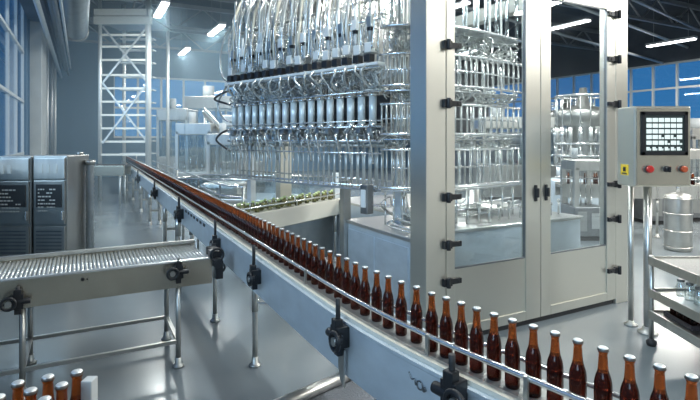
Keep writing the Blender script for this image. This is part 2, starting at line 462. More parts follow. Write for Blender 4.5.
# slots near the second clamp
sl = MB()
for k in range(7):
    Y = 5.35+.17*k
    p = cpt(Y, -.124, .90); d = cdir(Y)
    sl.obox(p, d, Vector((-d.y, d.x, 0)), .045, .004, .014)
sl.build('vent_slots', rubber, mc)

# ------------------------------------------------------------------ bottles
def bottle_mesh(n=22):
    prof = [(.0228, 0), (.0252, .004), (.0257, .010), (.0257, .118), (.0251, .129), (.0233, .140), (.0202, .151), (.0168, .161),
            (.0146, .172), (.0133, .190), (.0124, .208), (.0120, .217), (.0140, .219), (.0140, .225), (.0124, .227)]
    mis = [0]*7 + [1]*7
    return MB().lathe((0, 0, 0), prof, n, mis)
def cap_mesh(n=21):
    m = MB(); prof = [(.0154, .2235), (.0154, .226), (.0145, .2315), (.0120, .2340), (.004, .2345)]
    vs = []
    for j, (r, z) in enumerate(prof):
        for k in range(n*2):
            q = PI*k/n
            rr = r*(1+(.04 if k % 2 else -.03)) if j < 2 else r
            vs.append((rr*math.cos(q), rr*math.sin(q), z))
    N = n*2
    fs = [(i*N+k, i*N+(k+1) % N, (i+1)*N+(k+1) % N, (i+1)*N+k) for i in range(4) for k in range(N)]
    fs += [tuple(range(N))[::-1], tuple(4*N+k for k in range(N))]
    m.add(vs, fs, True)
    for i in range(N*2): m.mi[i] = 1
    return m
proto = bottle_mesh().build('beer_bottle', [amber_body, amber_neck])
cap0 = cap_mesh().build('bottle_cap', [cap_m, cap_skirt], proto)
ONES = ['', 'first', 'second', 'third', 'fourth', 'fifth', 'sixth', 'seventh', 'eighth', 'ninth', 'tenth', 'eleventh', 'twelfth', 'thirteenth', 'fourteenth', 'fifteenth', 'sixteenth', 'seventeenth', 'eighteenth', 'nineteenth']
TENS = {2: ('twentieth', 'twenty'), 3: ('thirtieth', 'thirty'), 4: ('fortieth', 'forty'), 5: ('fiftieth', 'fifty'), 6: ('sixtieth', 'sixty')}
def ordinal(n):
    if n < 20: return ONES[n]
    t, o = divmod(n, 10)
    return TENS[t][0] if o == 0 else TENS[t][1]+'-'+ONES[o]
nb = 0; Y = 1.02; used = False
while Y < 20.6:
    p = cpt(Y, random.uniform(-.004, .004), BELT)
    o = proto if not used else copy_tree(proto)
    used = True
    o.location = p; o.rotation_euler = (0, 0, random.uniform(0, 6.28))
    o['category'] = 'bottle'; o['group'] = 'capped brown bottles on the long conveyor'
    vis_ = 350+F*p.x/p.y < 704
    if vis_: nb += 1
    if not vis_: o['label'] = 'brown bottle on the conveyor past the right edge of the photo'
    elif nb <= 60: o['label'] = 'brown capped bottle on the long conveyor, %s counted from the right edge of the photo' % ordinal(nb)
    else: o['label'] = 'brown capped bottle in the tightly packed far stretch of the long conveyor'
    step = .076 if Y < 2.0 else (.098 if Y < 4 else .084)
    Y += step*cdir(Y).y

# ------------------------------------------------------------------ roller conveyor on the left
E = Vector((-1.127, 4.08, 0))                    # near right end of its bed
def sc(a, b_, z): return E + U3*a + V3*b_ + Z3*z
LA = -2.25
rc = root('roller_conveyor', sc(-1, .35, 0), 'low roller conveyor with grey side panel joining the bottle line from the left', 'conveyor')
def sbox(mb, a0, a1, b0, b1, z0, z1): return mb.obox(sc((a0+a1)/2, (b0+b1)/2, (z0+z1)/2), U3, V3, (a1-a0)/2, (b1-b0)/2, (z1-z0)/2)
def sprof(b0, zt, zb): 
    return
sbox(MB(), LA, .0, -.012, .006, .635, .835).build('side_panel', beige, rc, bevel=.004)
sbox(MB(), LA, .0, -.03, .012, .835, .85).build('side_rail', chrome, rc, bevel=.004)
sbox(MB(), LA, .0, .70, .718, .635, .835).build('side_panel', beige, rc, bevel=.004)
sbox(MB(), LA, .0, .69, .73, .835, .865).build('side_rail', steel_mid, rc, bevel=.004)
sbox(MB(), LA, .0, .02, .69, .74, .752).build('bed_plate', rubber, rc)
n_r = 78
r0 = MB().cyl((0, .012, 0), (0, .688, 0), .0125, 10).build('roller', tube_light, rc)
for i in range(n_r):
    r_ = r0 if i == 0 else r0.copy()
    if i: COL.objects.link(r_); r_.parent = rc
    r_.data = r0.data
    r_.location = sc(-.03 - i*(2.2/n_r), 0, .815) - rc.location
    r_.rotation_euler = (0, 0, math.atan2(UY, UX))
# fix proto mesh offset (built in parent space)
for vtx in r0.data.vertices: vtx.co += rc.location
for a in (-.26, -1.30):
    for b_ in (.02, .64):
        p = sc(a, b_, 0); l = leg(rc, p.x, p.y, .66, .02, .045, steel_mid, False)
    MB().bar(sc(a, .02, .2), sc(a, .64, .2), .03, .03).build('crossbar', steel_mid, rc)
for b_ in (.02, .64):
    MB().bar(sc(-.26, b_, .2), sc(LA, b_, .2), .028, .028).build('stretcher', steel_mid, rc)
clamp(rc, sc(-.27, -.014, .77), U3.copy(), .875, 1.0, False)
clamp(rc, sc(-1.32, -.014, .70), U3.copy(), .80, 1.0, False)
b0 = MB().cyl(sc(-.93, -.012, .79), sc(-.93, -.025, .79), .012, 10).cyl(sc(-.90, -.012, .787), sc(-.90, -.02, .787), .006, 8)
b0.build('panel_bolt', black, rc)
# drive at its right end
dv = MB()
dv.obox(sc(.04, .05, .83), U3, V3, .05, .05, .06).cyl(sc(.04, -.06, .80), sc(.04, .16, .80), .042, 14).ring(sc(.03, -.05, .87), U3, Z3, .05, .012)
dv.cyl(sc(.0, .2, .86), sc(.08, .2, .86), .035, 12).obox(sc(.06, .02, .72), U3, V3, .03, .03, .06).ring(sc(.07, .0, .75), U3, Z3, .035, .01)
dv.build('end_drive', black, rc, bevel=.003)

# ------------------------------------------------------------------ drip tray under the bottle line
dt = root('drip_tray', (0.1, 2.9, 0), 'steel framed tray with a perforated plate low under the bottle conveyor', 'tray')
A = Vector((-.46, 2.78, .30)); Bq = Vector((.147, 3.33, .30)); dd = (Bq-A).normalized(); nn = Vector((dd.y, -dd.x, 0))
MB().tube([A-dd*.5, Bq+dd*.2], .036, 12).tube([A-dd*.5+nn*.95, Bq+dd*.2+nn*.95], .034, 12).tube([A-dd*.5, A-dd*.5+nn*.95], .024, 12).tube([Bq+dd*.2, Bq+dd*.2+nn*.95], .024, 12).build('frame', steel, dt)
MB().obox((A+Bq)/2-dd*.15+nn*.475-Z3*.03, dd, nn, .72, .46, .008).build('perforated_plate', perf, dt)
for q in (A-dd*.45+nn*.05, Bq+dd*.15+nn*.05, A-dd*.45+nn*.9, Bq+dd*.15+nn*.9):
    MB().cyl(Vector((q.x, q.y, 0)), q, .018, 10).build('leg', steel_mid, dt)

# ------------------------------------------------------------------ enclosure
ec = root('filler_enclosure', en(1.4, .1, 0), 'tall steel machine guard with two glazed doors and black hinges', 'machine enclosure')
TOP = 3.75
def ebox(a0, a1, b0, b1, z0, z1): return MB().ebox(a0, a1, b0, b1, z0, z1)
cp = ebox(0, .215, 0, .236, 0, TOP).build('corner_post', steel_door, ec, bevel=.006)
ebox(2.578, 2.79, 0, .2, 0, TOP).build('corner_post', steel_door, ec, bevel=.006)
ebox(2.60, 2.79, 3.4, 3.6, 0, TOP).build('corner_post', steel_door, ec, bevel=.006)
ebox(.02, .2, 3.6, 3.8, .0, TOP).build('corner_post', steel_door, ec, bevel=.006)
ebox(.215, 2.578, .02, .18, 3.45, TOP).build('top_beam', steel_door, ec, bevel=.006)
ebox(.02, .2, .236, 3.6, 3.55, TOP).build('top_beam', steel_door, ec, bevel=.006)
ebox(2.62, 2.77, .2, 3.4, 3.55, TOP).build('top_beam', steel_door, ec, bevel=.006)
ebox(.2, 2.6, 3.45, 3.6, 3.55, TOP).build('top_beam', steel_door, ec, bevel=.006)
ebox(.215, 2.578, .03, .16, 0, .05).build('plinth', rubber, ec)
def door(a0, a1, s0, s1, hz, hinge_left, hx):
    d = MB()
    zb, zg, zt, ze = .055, .66, 3.22, 3.44
    d.ebox(a0, s0, .0, .055, zb, ze).ebox(s1, a1, .0, .055, zb, ze).ebox(s0, s1, .0, .055, zt, ze).ebox(s0, s1, .0, .055, zb, zb+.09)
    o = d.build('door', steel_door, ec, bevel=.004)
    # lower sheet and gasket
    MB().ebox(s0, s1, .012, .03, zb+.09, zg).build('kick_panel', steel_door, o)
    g = MB()
    for (q0, q1, z0, z1) in ((s0, s0+.006, zg, zt), (s1-.006, s1, zg, zt), (s0, s1, zt-.008, zt), (s0, s1, zg-.004, zg+.008)):
        g.ebox(q0, q1, .008, .034, z0, z1)
    g.build('gasket', steel_dark, o)
    MB().ebox(s0+.01, s1-.01, .024, .032, zg, zt-.01).build('glass_pane', glass, o)
    ha = a0 if hinge_left else a1
    sg = 1 if hinge_left else -1
    for z in hz:
        h = MB()
        h.ebox(min(ha-.05*sg, ha+.04*sg), max(ha-.05*sg, ha+.04*sg), -.035, 0, z-.035, z+.035)
        h.ebox(min(ha+.04*sg, ha+.15*sg), max(ha+.04*sg, ha+.15*sg), -.028, 0, z-.024, z+.024)
        h.cyl(en(ha-.008*sg, -.04, z-.045), en(ha-.008*sg, -.04, z+.045), .020, 12)
        h.cyl(en(ha+.11*sg, -.028, z), en(ha+.11*sg, -.036, z), .012, 10)
        h.build('hinge', black, o, bevel=.004)
    hh = MB().ebox(hx-.014, hx+.014, -.04, 0, 1.24, 1.33).ebox(hx-.018, hx+.018, -.012, 0, 1.20, 1.36)
    hh.build('handle', black, o, bevel=.005)
    return o
door(.222, 1.395, .316, 1.195, (2.63, 2.12, 1.30, .887, .56), True, 1.325)
door(1.402, 2.572, 1.544, 2.424, (3.17, 2.68, 2.19, 1.32, .94, .38), False, 1.47)
for (a, b_) in ((1.3, .45), (.5, 1.6)):
    ml = MB().ebox(a-.5, a+.5, b_-.06, b_+.06, 3.50, 3.54).build('machine_lamp', lamp_on, ec)
    L = bpy.data.lights.new('machine_light', 'AREA'); L.shape = 'RECTANGLE'; L.size = 1.0; L.size_y = .12; L.energy = 70; L.color = (1, .99, .96)
    lo = bpy.data.objects.new('machine_light', L); COL.objects.link(lo)
    lo.location = en(a, b_, 3.49)-ec.location; lo.rotation_euler = (0, 0, math.atan2(UY, UX)); lo.parent = ml
# ------------------------------------------------------------------ filler base
fb = root('filler_cabinet', en(1.4, 1.4, 0), 'stainless base cabinet of the filling machine behind the corner post', 'machine base')
def P2(a, b_): q = en(a, b_); return (q.x, q.y)
MB().prism([P2(.03, .24), P2(.20, .24), P2(.20, .42), P2(2.55, .42), P2(2.55, 3.35), P2(.8, 3.35), P2(.8, 1.5), P2(.03, 1.5)], .04, .88).build('base_cabinet', steel_blue, fb, bevel=.01)
MB().prism([P2(.0, .24), P2(.22, .24), P2(.22, .39), P2(2.56, .39), P2(2.56, 3.38), P2(.77, 3.38), P2(.77, 1.53), P2(.0, 1.53)], .88, .915).build('deck_plate', steel_h, fb, bevel=.006)
MB().ebox(-.03, .06, 1.46, 1.56, 0, 1.35).build('column', steel_mid, fb, bevel=.005)
MB().ebox(.78, .88, 3.3, 3.4, 0, 1.3).build('column', steel_blue, fb, bevel=.005)
sq = MB()
for b_ in (.30, .9): sq.ebox(.018, .03, b_, b_+.55, .12, .82)
sq.build('access_panel', steel_blue, fb, bevel=.004)
# guide rails on the deck
for (off, z) in ((0, .95), (.06, .96), (.13, 1.0), (.24, 1.03)):
    pts = smooth_path([en(.07+off, .3, z), en(.12+off, .8, z), en(.5+off, 1.05+off, z), en(1.1, .85+off, z), en(1.7, .95+off, z), en(2.5, 1.2+off, z)], 8)
    MB().tube(pts, .011, 8).build('guide_rail', chrome, fb)
gp = MB()
for k in range(14):
    p = en(.35+.16*k, .62+.02*math.sin(k), .915); 
    MB().cyl(p, p+Z3*(.12+.03*(k % 3)), .012, 8).lathe(p+Z3*(.12+.03*(k % 3)), [(.02, 0), (.022, .02), (.01, .035)], 10).build('deck_post', steel_mid, fb)
# star wheel with sprung guides
st = MB().lathe(en(1.75, 1.35, .915), [(.12, 0), (.12, .06), (.42, .065), (.45, .08), (.42, .095), (.1, .10), (.08, .3), (.03, .32)], 36)
st.build('star_wheel', steel, fb)
st = MB().lathe(en(.75, 1.05, .915), [(.10, 0), (.10, .06), (.28, .065), (.30, .08), (.28, .095), (.08, .10), (.06, .34), (.03, .36)], 30)
st.build('star_wheel', steel, fb)

# ------------------------------------------------------------------ filling machine (linear head rack, then the curved tube cage)
Lp = Vector((-1.65, 7.1, 0)); Rp = Vector((.33, 5.2, 0)); Tp = Vector((2.0, 5.95, 0)); Kp = Vector((.86, 4.78, 0))
rd = (Rp-Lp).normalized(); rn = Vector((rd.y, -rd.x, 0))      # rn toward the aisle
if rn.y > 0: rn = -rn
fm = root('filling_machine', (-.3, 6.2, 0), 'bottle filling machine, rows of pale cylinders, hoses and clear tubes', 'filling machine')
def lp(s, off=0, z=0): return Lp + (Rp-Lp)*s + rn*off + Z3*z
def cage(s, off=0, z=0):
    q = Rp*(1-s)**2 + Kp*(2*s*(1-s)) + Tp*s*s
    t = ((Kp-Rp)*(1-s)+(Tp-Kp)*s).normalized(); n_ = Vector((t.y, -t.x, 0))
    if n_.y > 0: n_ = -n_
    return q + n_*off + Z3*z
NV = 17
for i in range(NV):
    s = (i+.35)/NV
    j = random.uniform
    c = lp(s, .02, 0)
    h = MB().cyl(c+Z3*1.965, c+Z3*2.265, .041, 16)
    o = h.build('filling_head', cyl_blue, fm)
    MB().cyl(c+Z3*2.262, c+Z3*2.285, .052, 16).cyl(c+Z3*2.285, c+Z3*2.33, .02, 10).build('cylinder_end', chrome, o)
    MB().cyl(c+Z3*1.945, c+Z3*1.968, .052, 16).build('cylinder_end', chrome, o)
    # black connector and white valve block on the manifold
    MB().obox(c+Z3*2.655+rn*.06, rd, rn, .042, .04, .04).cyl(c+Z3*2.60+rn*.06, c+Z3*2.62+rn*.06, .02, 10).build('connector', black, o, bevel=.005)
    zb = 2.70+.01*(i % 3)
    if i % 3 != 1 or i > 10:
        MB().obox(c+Z3*(zb+.055)+rn*.05, rd, rn, .046, .035, .052).build('valve_block', white_block, o, bevel=.005)
    # hose from the connector to the cylinder
    MB().tube(smooth_path([c+Z3*2.61+rn*.06, c+Z3*2.52+rn*j(.10, .16)+rd*j(-.05, .05), c+Z3*2.42+rn*j(.02, .12)+rd*j(-.06, .06), c+Z3*2.32]), .014, 7).build('short_hose', tube_light, o)
    # rising pipe
    top = c+Z3*TOP+rn*-.1
    MB().tube(smooth_path([c+Z3*2.80+rn*.04, c+Z3*2.98+rn*j(.03, .07), c+Z3*3.2+rn*j(.02, .05)+rd*j(-.012, .012), c+Z3*3.5+rn*j(-.02, .03), top]), .019, 8).build('riser_hose', hose_warm if i % 3 == 0 else tube_light, o)
    # lower valve
    MB().cyl(c+Z3*1.86, c+Z3*1.945, .028, 10).obox(c+Z3*1.90+rn*.03, rd, rn, .03, .03, .026).cyl(c+Z3*1.80, c+Z3*1.86, .016, 8).build('lower_valve', steel_dark if i % 2 else steel_mid, o, bevel=.003)
    MB().tube(smooth_path([c+Z3*1.88+rn*.05, c+Z3*1.84+rn*.1+rd*.03, c+Z3*1.74+rn*.09+rd*.05, c+Z3*1.66+rn*.05+rd*.03, c+Z3*1.55]), .012, 6).build('filling_hose', clear if i % 3 == 0 else chrome, o)
    for q in (-.055, -.02, .05):
        hh = c+rd*(q+j(-.015, .015))
        MB().tube(smooth_path([hh+Z3*2.74+rn*j(.02, .09), hh+Z3*2.95+rn*j(.05, .10), hh+Z3*3.2+rn*j(.0, .08)+rd*j(-.02, .02), hh+Z3*3.5+rn*j(-.05, .06), hh+Z3*TOP+rn*j(-.1, 0)], 4), .0085, 6).build('air_line', tube_light if q < 0 else chrome, o)
# second upper valve row
for i in range(13):
    s = (i+.6)/13
    c = lp(s, .08, 2.98+.05*s)
    o = MB().obox(c, rd, rn, .035, .035, .055).cyl(c-Z3*.2, c+Z3*.2, .016, 8).build('upper_valve', white_block if i % 2 else steel_mid, fm, bevel=.004)
    MB().obox(c+Z3*-.07, rd, rn, .022, .03, .022).build('valve_plug', black, o)
# manifolds, rails
def lrail(z, off, r, m, name='manifold_bar', s0=-.02, s1=1.02, n=10): MB().tube([lp(s0, off, z), lp(s1, off, z)], r, n).build(name, m, fm)
MB().obox(lp(.5, .05, 2.585), rd, rn, 1.42, .07, .016).build('manifold_plate', white_block, fm, bevel=.004)
lrail(2.55, .1, .016, chrome); lrail(2.31, .06, .012, chrome); lrail(1.94, .06, .012, chrome); lrail(2.0, .075, .008, chrome)
MB().obox(lp(.5, -.04, 1.92), rd, rn, 1.42, .06, .02).build('head_beam', steel_dark, fm, bevel=.004)
MB().obox(lp(.5, -.10, 2.13), rd, rn, 1.40, .01, .15).build('dark_gap_sheet', black, fm, bevel=.004)  # black sheet added behind the cylinders to darken the gaps between them
lrail(1.79, .06, .016, chrome); lrail(1.74, .0, .02, steel_mid); lrail(1.66, .07, .009, chrome)
lrail(3.05, .06, .014, chrome); lrail(3.3, -.05, .02, steel_mid); lrail(1.31, .02, .014, chrome); lrail(1.37, -.08, .01, chrome)
MB().obox(lp(.5, -.03, 1.275), rd, rn, 1.42, .09, .012).build('drip_rim', chrome, fm)
# thin clear filling tubes under the rack
ft = MB().cyl((0, 0, 1.285), (0, 0, 1.76), .0085, 6)
f0 = None
for i in range(92):
    s = i/91.; p = lp(s, (.03, -.02, -.07)[i % 3], 0)
    if f0 is None:
        f0 = ft.build('filling_tube', tube_light, None); o = f0
    else:
        o = f0.copy(); COL.objects.link(o)
    o.parent = fm; o.location = p - fm.location
# inner rank of standpipes behind the heads
tp = MB().cyl((0, 0, 2.02), (0, 0, TOP), .02, 8); t0 = None
for i in range(34):
    s = i/33.; p = lp(s, -.24 - .1*(i % 3), 0)
    if t0 is None:
        t0 = tp.build('standpipe', chrome, None); o = t0
    else:
        o = t0.copy(); COL.objects.link(o)
    o.parent = fm; o.location = p-fm.location
MB().obox(lp(.5, -.62, 2.75), rd, rn, 1.4, .015, .95).build('back_panel', steel_mid, fm)
# curly cable mess
def tangle(fn, z0, z1, n, seed, name, m, r=.008, off=(-.06, .10), span=.10, s0=0., s1=1.):
    rg = random.Random(seed); t = MB()
    for _ in range(n):
        s = rg.uniform(s0, s1); pts = []
        z = rg.uniform(z0, z1)
        for k in range(6):
            pts.append(fn(min(max(s+rg.uniform(-span, span)*.45, s0-.03), s1+.03), rg.uniform(*off), z))
            z = min(max(z + rg.uniform(-1, 1)*(z1-z0)*.6, z0), z1)
        t.tube(smooth_path(pts, 4), r, 5, False)
    return t.build(name, m, fm, kind='stuff')
tangle(lp, 2.32, 2.56, 110, 1, 'cable_tangle', tube_light, .007)
tangle(lp, 2.32, 2.50, 30, 2, 'cable_tangle', steel_dark, .009)
tangle(lp, 1.72, 1.93, 60, 3, 'hose_tangle', tube_light, .007, (-.03, .11), .05)
tangle(lp, 1.80, 1.94, 30, 23, 'hose_tangle', steel_dark, .01, (-.03, .11), .05)
tangle(lp, 2.72, 3.12, 60, 4, 'hose_tangle', tube_light, .008, (-.12, .1), .08)
tangle(lp, 3.1, 3.7, 30, 14, 'hose_tangle', chrome, .010, (-.3, .05), .08)
# loops of cable off the rack's far end
for k, (z, dz) in enumerate(((2.6, .8), (2.05, .55), (1.95, -.3), (2.5, -.2))):
    a = lp(0, .05, z)
    MB().tube(smooth_path([a, a-rd*.22+Z3*(dz*.15), a-rd*(.28+.05*k)+Z3*(dz*.5), a-rd*.16+Z3*(dz*.85), a-rd*.02+Z3*dz]), .016, 8).build('cable_loop', tube_light if k < 2 else rubber, fm)
# support columns of the rack
for s in (.0, 1.0):
    p = lp(s, -.30, 0)
    MB().obox(p+Z3*1.35, rd, rn, .045, .045, 1.35).build('support_column', steel_blue, fm, bevel=.005)
# the tube cage behind the left door
tiers = [(2.97, TOP, .024, 14, .0, clear), (2.97, TOP, .016, 12, -.2, tube_light), (2.36, 2.68, .0115, 27, .02, tube_light), (2.36, 2.68, .012, 16, -.2, chrome), (1.86, 2.17, .011, 25, .02, tube_light),
         (1.86, 2.17, .012, 14, -.2, chrome), (1.32, 1.72, .010, 24, .02, tube_light), (1.32, 1.72, .011, 14, -.22, chrome), (.915, 1.28, .010, 13, -.05, chrome), (2.7, 2.95, .010, 18, -.22, tube_light)]
for ti, (z0, z1, r, n, off, m) in enumerate(tiers):
    pr = None
    for i in range(n):
        p = cage(.01+.98*i/(n-1.), off)
        if pr is None:
            pr = MB().cyl((0, 0, z0), (0, 0, z1), r, 8).build(['riser_tube', 'riser_tube', 'upper_tube', 'upper_tube', 'middle_tube', 'middle_tube', 'lower_tube', 'lower_tube', 'foot_tube', 'spring_tube'][ti], m, None); o = pr
        else:
            o = pr.copy(); COL.objects.link(o)
        o.parent = fm; o.location = p-fm.location
def cring(z, off, r, m=chrome, name='cage_ring'): MB().tube([cage(k/24., off, z) for k in range(25)], r, 8).build(name, m, fm)
for z, off, r in ((2.97, .03, .016), (2.92, -.2, .012), (2.68, .04, .012), (2.52, .03, .008), (2.36, .04, .014), (2.17, .02, .014), (2.02, 0, .008), (1.86, .03, .016), (1.70, .03, .012), (1.50, -.2, .01), (1.31, .04, .016), (1.29, -.22, .012)):
    cring(z, off, r)
for z in (2.955, 2.30, 1.80, 1.27):
    MB().sweep([[cage(k/24., -.24, z), cage(k/24., .03, z), cage(k/24., .03, z+.012), cage(k/24., -.24, z+.012)] for k in range(25)]).build('cage_shelf', chrome, fm)
tangle(cage, 2.70, 2.92, 100, 5, 'cable_tangle', tube_light, .007, (-.18, .05), .06)
tangle(cage, 2.20, 2.34, 70, 6, 'cable_tangle', tube_light, .007, (-.18, .05), .06)
tangle(cage, 1.72, 1.84, 60, 7, 'cable_tangle', tube_light, .007, (-.18, .05), .05)
tangle(cage, 1.0, 1.27, 14, 8, 'cable_tangle', steel_mid, .007, (-.2, .02), .06)
for k in range(9):
    p = cage(.05+.11*k, -.08, 1.71)
    MB().cyl(p, p+Z3*.10, .03, 10).build('cage_valve', white_block if k % 2 else steel_mid, fm)
# rotor drum in the middle of the cage, small cartridge under its end
MB().obox(lp(.97, .14, 1.19), rd, rn, .05, .05, .15).build('cartridge', steel_dark, fm, bevel=.01)
MB().obox(lp(.97, .195, 1.20), rd, rn, .03, .006, .09).build('cartridge_window', white_block, fm)

# ------------------------------------------------------------------ outfeed conveyor toward the filler
od = Vector((.54, .84, 0)).normalized(); on_ = Vector((od.y, -od.x, 0))
Oo = Vector((-1.33, 5.62, 0))
oc = root('outfeed_conveyor', Oo+od*1.2, 'short steel conveyor with beige side crossing from the bottle line to the filler', 'conveyor')
def ob(mb, a0, a1, b0, b1, z0, z1): return mb.obox(Oo+od*((a0+a1)/2)+on_*((b0+b1)/2)+Z3*((z0+z1)/2), od, on_, (a1-a0)/2, (b1-b0)/2, (z1-z0)/2)
ob(MB(), 0, 2.35, .0, .02, 1.0-.30, .93).build('side_panel', pale_enamel, oc, bevel=.004)
ob(MB(), 0, 2.35, -.34, -.32, 1.0-.30, .93).build('side_panel', pale_enamel, oc, bevel=.004)
ob(MB(), 0, 2.35, -.32, .0, .88, .925).build('belt', belt_m, oc)
MB().tube([Oo+od*.0+on_*.01+Z3*1.0, Oo+od*2.35+on_*.01+Z3*1.0], .010, 8).build('guide_rail', chrome, oc)
MB().tube([Oo+od*.0-on_*.33+Z3*1.0, Oo+od*2.35-on_*.33+Z3*1.0], .010, 8).build('guide_rail', chrome, oc)
ob(MB(), 1.05, 2.35, -.20, -.17, .05, .70).build('skirt_panel', steel_mid, oc, bevel=.004)
for a in (.15, 1.15, 2.2):
    for b_ in (.01, -.33):
        q = Oo+od*a+on_*b_
        MB().cyl(q+Z3*.9, q+Z3*1.02, .008, 8).build('rail_post', steel_mid, oc)
for a in (.9, 2.1):
    for b_ in (-.03, -.29):
        q = Oo+od*a+on_*b_; leg(oc, q.x, q.y, .71)
small = bottle_mesh(12)
mini = None
for i in range(34):
    q = Oo+od*(.10+.064*i)+on_*(-.07-.10*(i % 2)-.03*(i % 3)) + Z3*.925
    if mini is None:
        mini = MB().lathe((0, 0, 0), [(.028, 0), (.031, .005), (.031, .06), (.020, .085), (.016, .10)], 14).build('short_jar', jar_glass, None)
        MB().lathe((0, 0, 0), [(.021, .098), (.021, .118), (.017, .122)], 14).build('jar_lid', green_m, mini)
        o = mini
    else: o = copy_tree(mini)
    o.location = q
    o['category'] = 'jar'; o['group'] = 'small jars on the outfeed conveyor'
    o['label'] = 'small green-lidded jar on the short outfeed conveyor beside the filler'
# guard trough between the line and the filler
tr = root('guard_trough', (-2.0, 8.5, 0), 'long clear-sided steel trough behind the bottle line, left of the filler', 'trough')
g0, g1 = Vector((-2.75, 8.6, 0)), Vector((-.5, 8.2, 0)); gd = (g1-g0).normalized(); gn = Vector((gd.y, -gd.x, 0))
def gb(a0, a1, b0, b1, z0, z1): return MB().obox(g0+gd*((a0+a1)/2)+gn*((b0+b1)/2)+Z3*((z0+z1)/2), gd, gn, (a1-a0)/2, (b1-b0)/2, (z1-z0)/2)
gb(0, 2.25, -.5, .5, .80, .86).build('bed', steel, tr, bevel=.01)
gb(0, 2.25, .49, .5, .86, 1.16).build('clear_side', clear, tr); gb(0, 2.25, -.5, -.49, .86, 1.16).build('clear_side', clear, tr)
gb(0, .01, -.5, .5, .86, 1.16).build('clear_side', clear, tr)
MB().tube([g0+gn*.5+Z3*1.17, g1+gn*.5+Z3*1.17], .014, 8).tube([g0-gn*.5+Z3*1.17, g1-gn*.5+Z3*1.17], .014, 8).tube([g0+gn*.5+Z3*1.17, g0-gn*.5+Z3*1.17], .014, 8).build('top_rail', chrome, tr)
MB().obox(g0+gd*.65+Z3*.98, gd, gn, .35, .3, .11).build('hopper_insert', steel, tr, bevel=.08)
for a in (.1, 2.1):
    for b_ in (-.42, .42):
        q = g0+gd*a+gn*b_; leg(tr, q.x, q.y, .81)
# railing behind the bottle line
rl = root('guard_rail', cpt(11, .5), 'thin double tube rail running behind the far half of the bottle line', 'rail')
rpts = [cpt(y, .36, 0) for y in (19.5, 16, 13, 10, 8, 6.6)] + [Vector((-1.35, 6.35, 0))]
for z in (1.06, 1.2):
    MB().tube(smooth_path([p+Z3*z for p in rpts]), .014, 8).build('tube', chrome, rl)
for p in rpts: 
    o = MB().cyl(p, p+Z3*1.2, .016, 8).build('post', steel_mid, rl)

# ------------------------------------------------------------------ control panel
cp = root('operator_console', (2.82, 4.6, 0), 'steel control box with screen and three buttons on a pedestal by the doors', 'control panel')
x0, x1, yf, yb, z0, z1 = 2.596, 3.117, 4.57, 4.86, 1.37, 2.11
MB().box(x0, x1, yf, yb, z0, z1).build('housing', steel_door, cp, bevel=.012)
MB().box(x0+.02, x1-.012, yf-.006, yf, z0+.015, z1-.02).build('front_plate', beige, cp, bevel=.006)
sx0, sx1, sz0, sz1 = x0+.058, x1-.04, 1.66, 2.06
sb = MB().box(sx0, sx1, yf-.024, yf-.004, sz0, sz0+.035).box(sx0, sx1, yf-.024, yf-.004, sz1-.035, sz1).box(sx0, sx0+.035, yf-.024, yf-.004, sz0, sz1).box(sx1-.035, sx1, yf-.024, yf-.004, sz0, sz1)
so = sb.build('screen_bezel', black, cp, bevel=.004)
so2 = MB().box(sx0+.034, sx1-.034, yf-.014, yf-.006, sz0+.034, sz1-.034).build('screen', screen_bg, cp)
tl = MB(); w_ = (sx1-sx0-.09)/6.; h_ = (sz1-sz0-.09)/6.
rg = random.Random(5)
for r_ in range(6):
    for c_ in range(6):
        xx = sx0+.047+w_*c_; zz = sz0+.045+h_*r_
        if r_ == 0:
            tl.box(xx, xx+w_*.5, yf-.017, yf-.013, zz, zz+h_*.6).box(xx+w_*.6, xx+w_*.75, yf-.017, yf-.013, zz, zz+h_*.35)
        elif r_ in (3, 4, 5) or rg.random() < .8:
            tl.box(xx, xx+w_*.84, yf-.017, yf-.013, zz, zz+h_*.72)
        else:
            tl.box(xx, xx+w_*.4, yf-.017, yf-.013, zz, zz+h_*.72).box(xx+w_*.5, xx+w_*.84, yf-.017, yf-.013, zz, zz+h_*.3)
tl.build('screen_tiles', screen_on, so2)
for (bx, m, nm, rr) in ((x0+.125, red_m, 'push_button', .034), (x0+.288, black, 'selector_switch', .026), (x0+.435, orange_m, 'push_button', .030)):
    cz = 1.535
    o = MB().cyl((bx, yf-.004, cz), (bx, yf-.02, cz), rr*1.15, 18).build('button_collar', steel_dark, cp)
    MB().tube([(bx, yf-.02, cz), (bx, yf-.035, cz), (bx, yf-.048, cz), (bx, yf-.054, cz)], [rr*.8, rr, rr*.95, rr*.6], 18).build(nm, m, o)
    if m is black: MB().box(bx-.008, bx+.008, yf-.07, yf-.05, cz-.026, cz+.026).build('switch_lever', black, o, bevel=.003)
ys = MB().add([(x0-.003, yf+.09, 1.47), (x0-.003, yf+.22, 1.47), (x0-.003, yf+.22, 1.57), (x0-.003, yf+.09, 1.57), (x0, yf+.09, 1.47), (x0, yf+.22, 1.47), (x0, yf+.22, 1.57), (x0, yf+.09, 1.57)],
              [(0, 1, 2, 3), (4, 7, 6, 5), (0, 4, 5, 1), (1, 5, 6, 2), (2, 6, 7, 3), (3, 7, 4, 0)]).build('warning_sticker', yellow_m, cp)
MB().obox((x0-.004, yf+.155, 1.525), Y3, X3, .022, .0012, .02).obox((x0-.004, yf+.155, 1.485), Y3, X3, .04, .0012, .006).build('sticker_mark', black, ys)
MB().cyl((2.775, 4.66, .03), (2.775, 4.66, 1.38), .036, 16).build('pedestal_pole', steel, cp)
MB().cyl((2.73, 4.86, .03), (2.73, 4.86, 1.38), .024, 14).build('pedestal_pole', steel, cp)
MB().lathe((2.775, 4.66, 0), [(.085, 0), (.085, .014), (.07, .026), (.045, .03), (.045, .06), (.036, .065)], 22).build('pole_foot', steel_mid, cp)
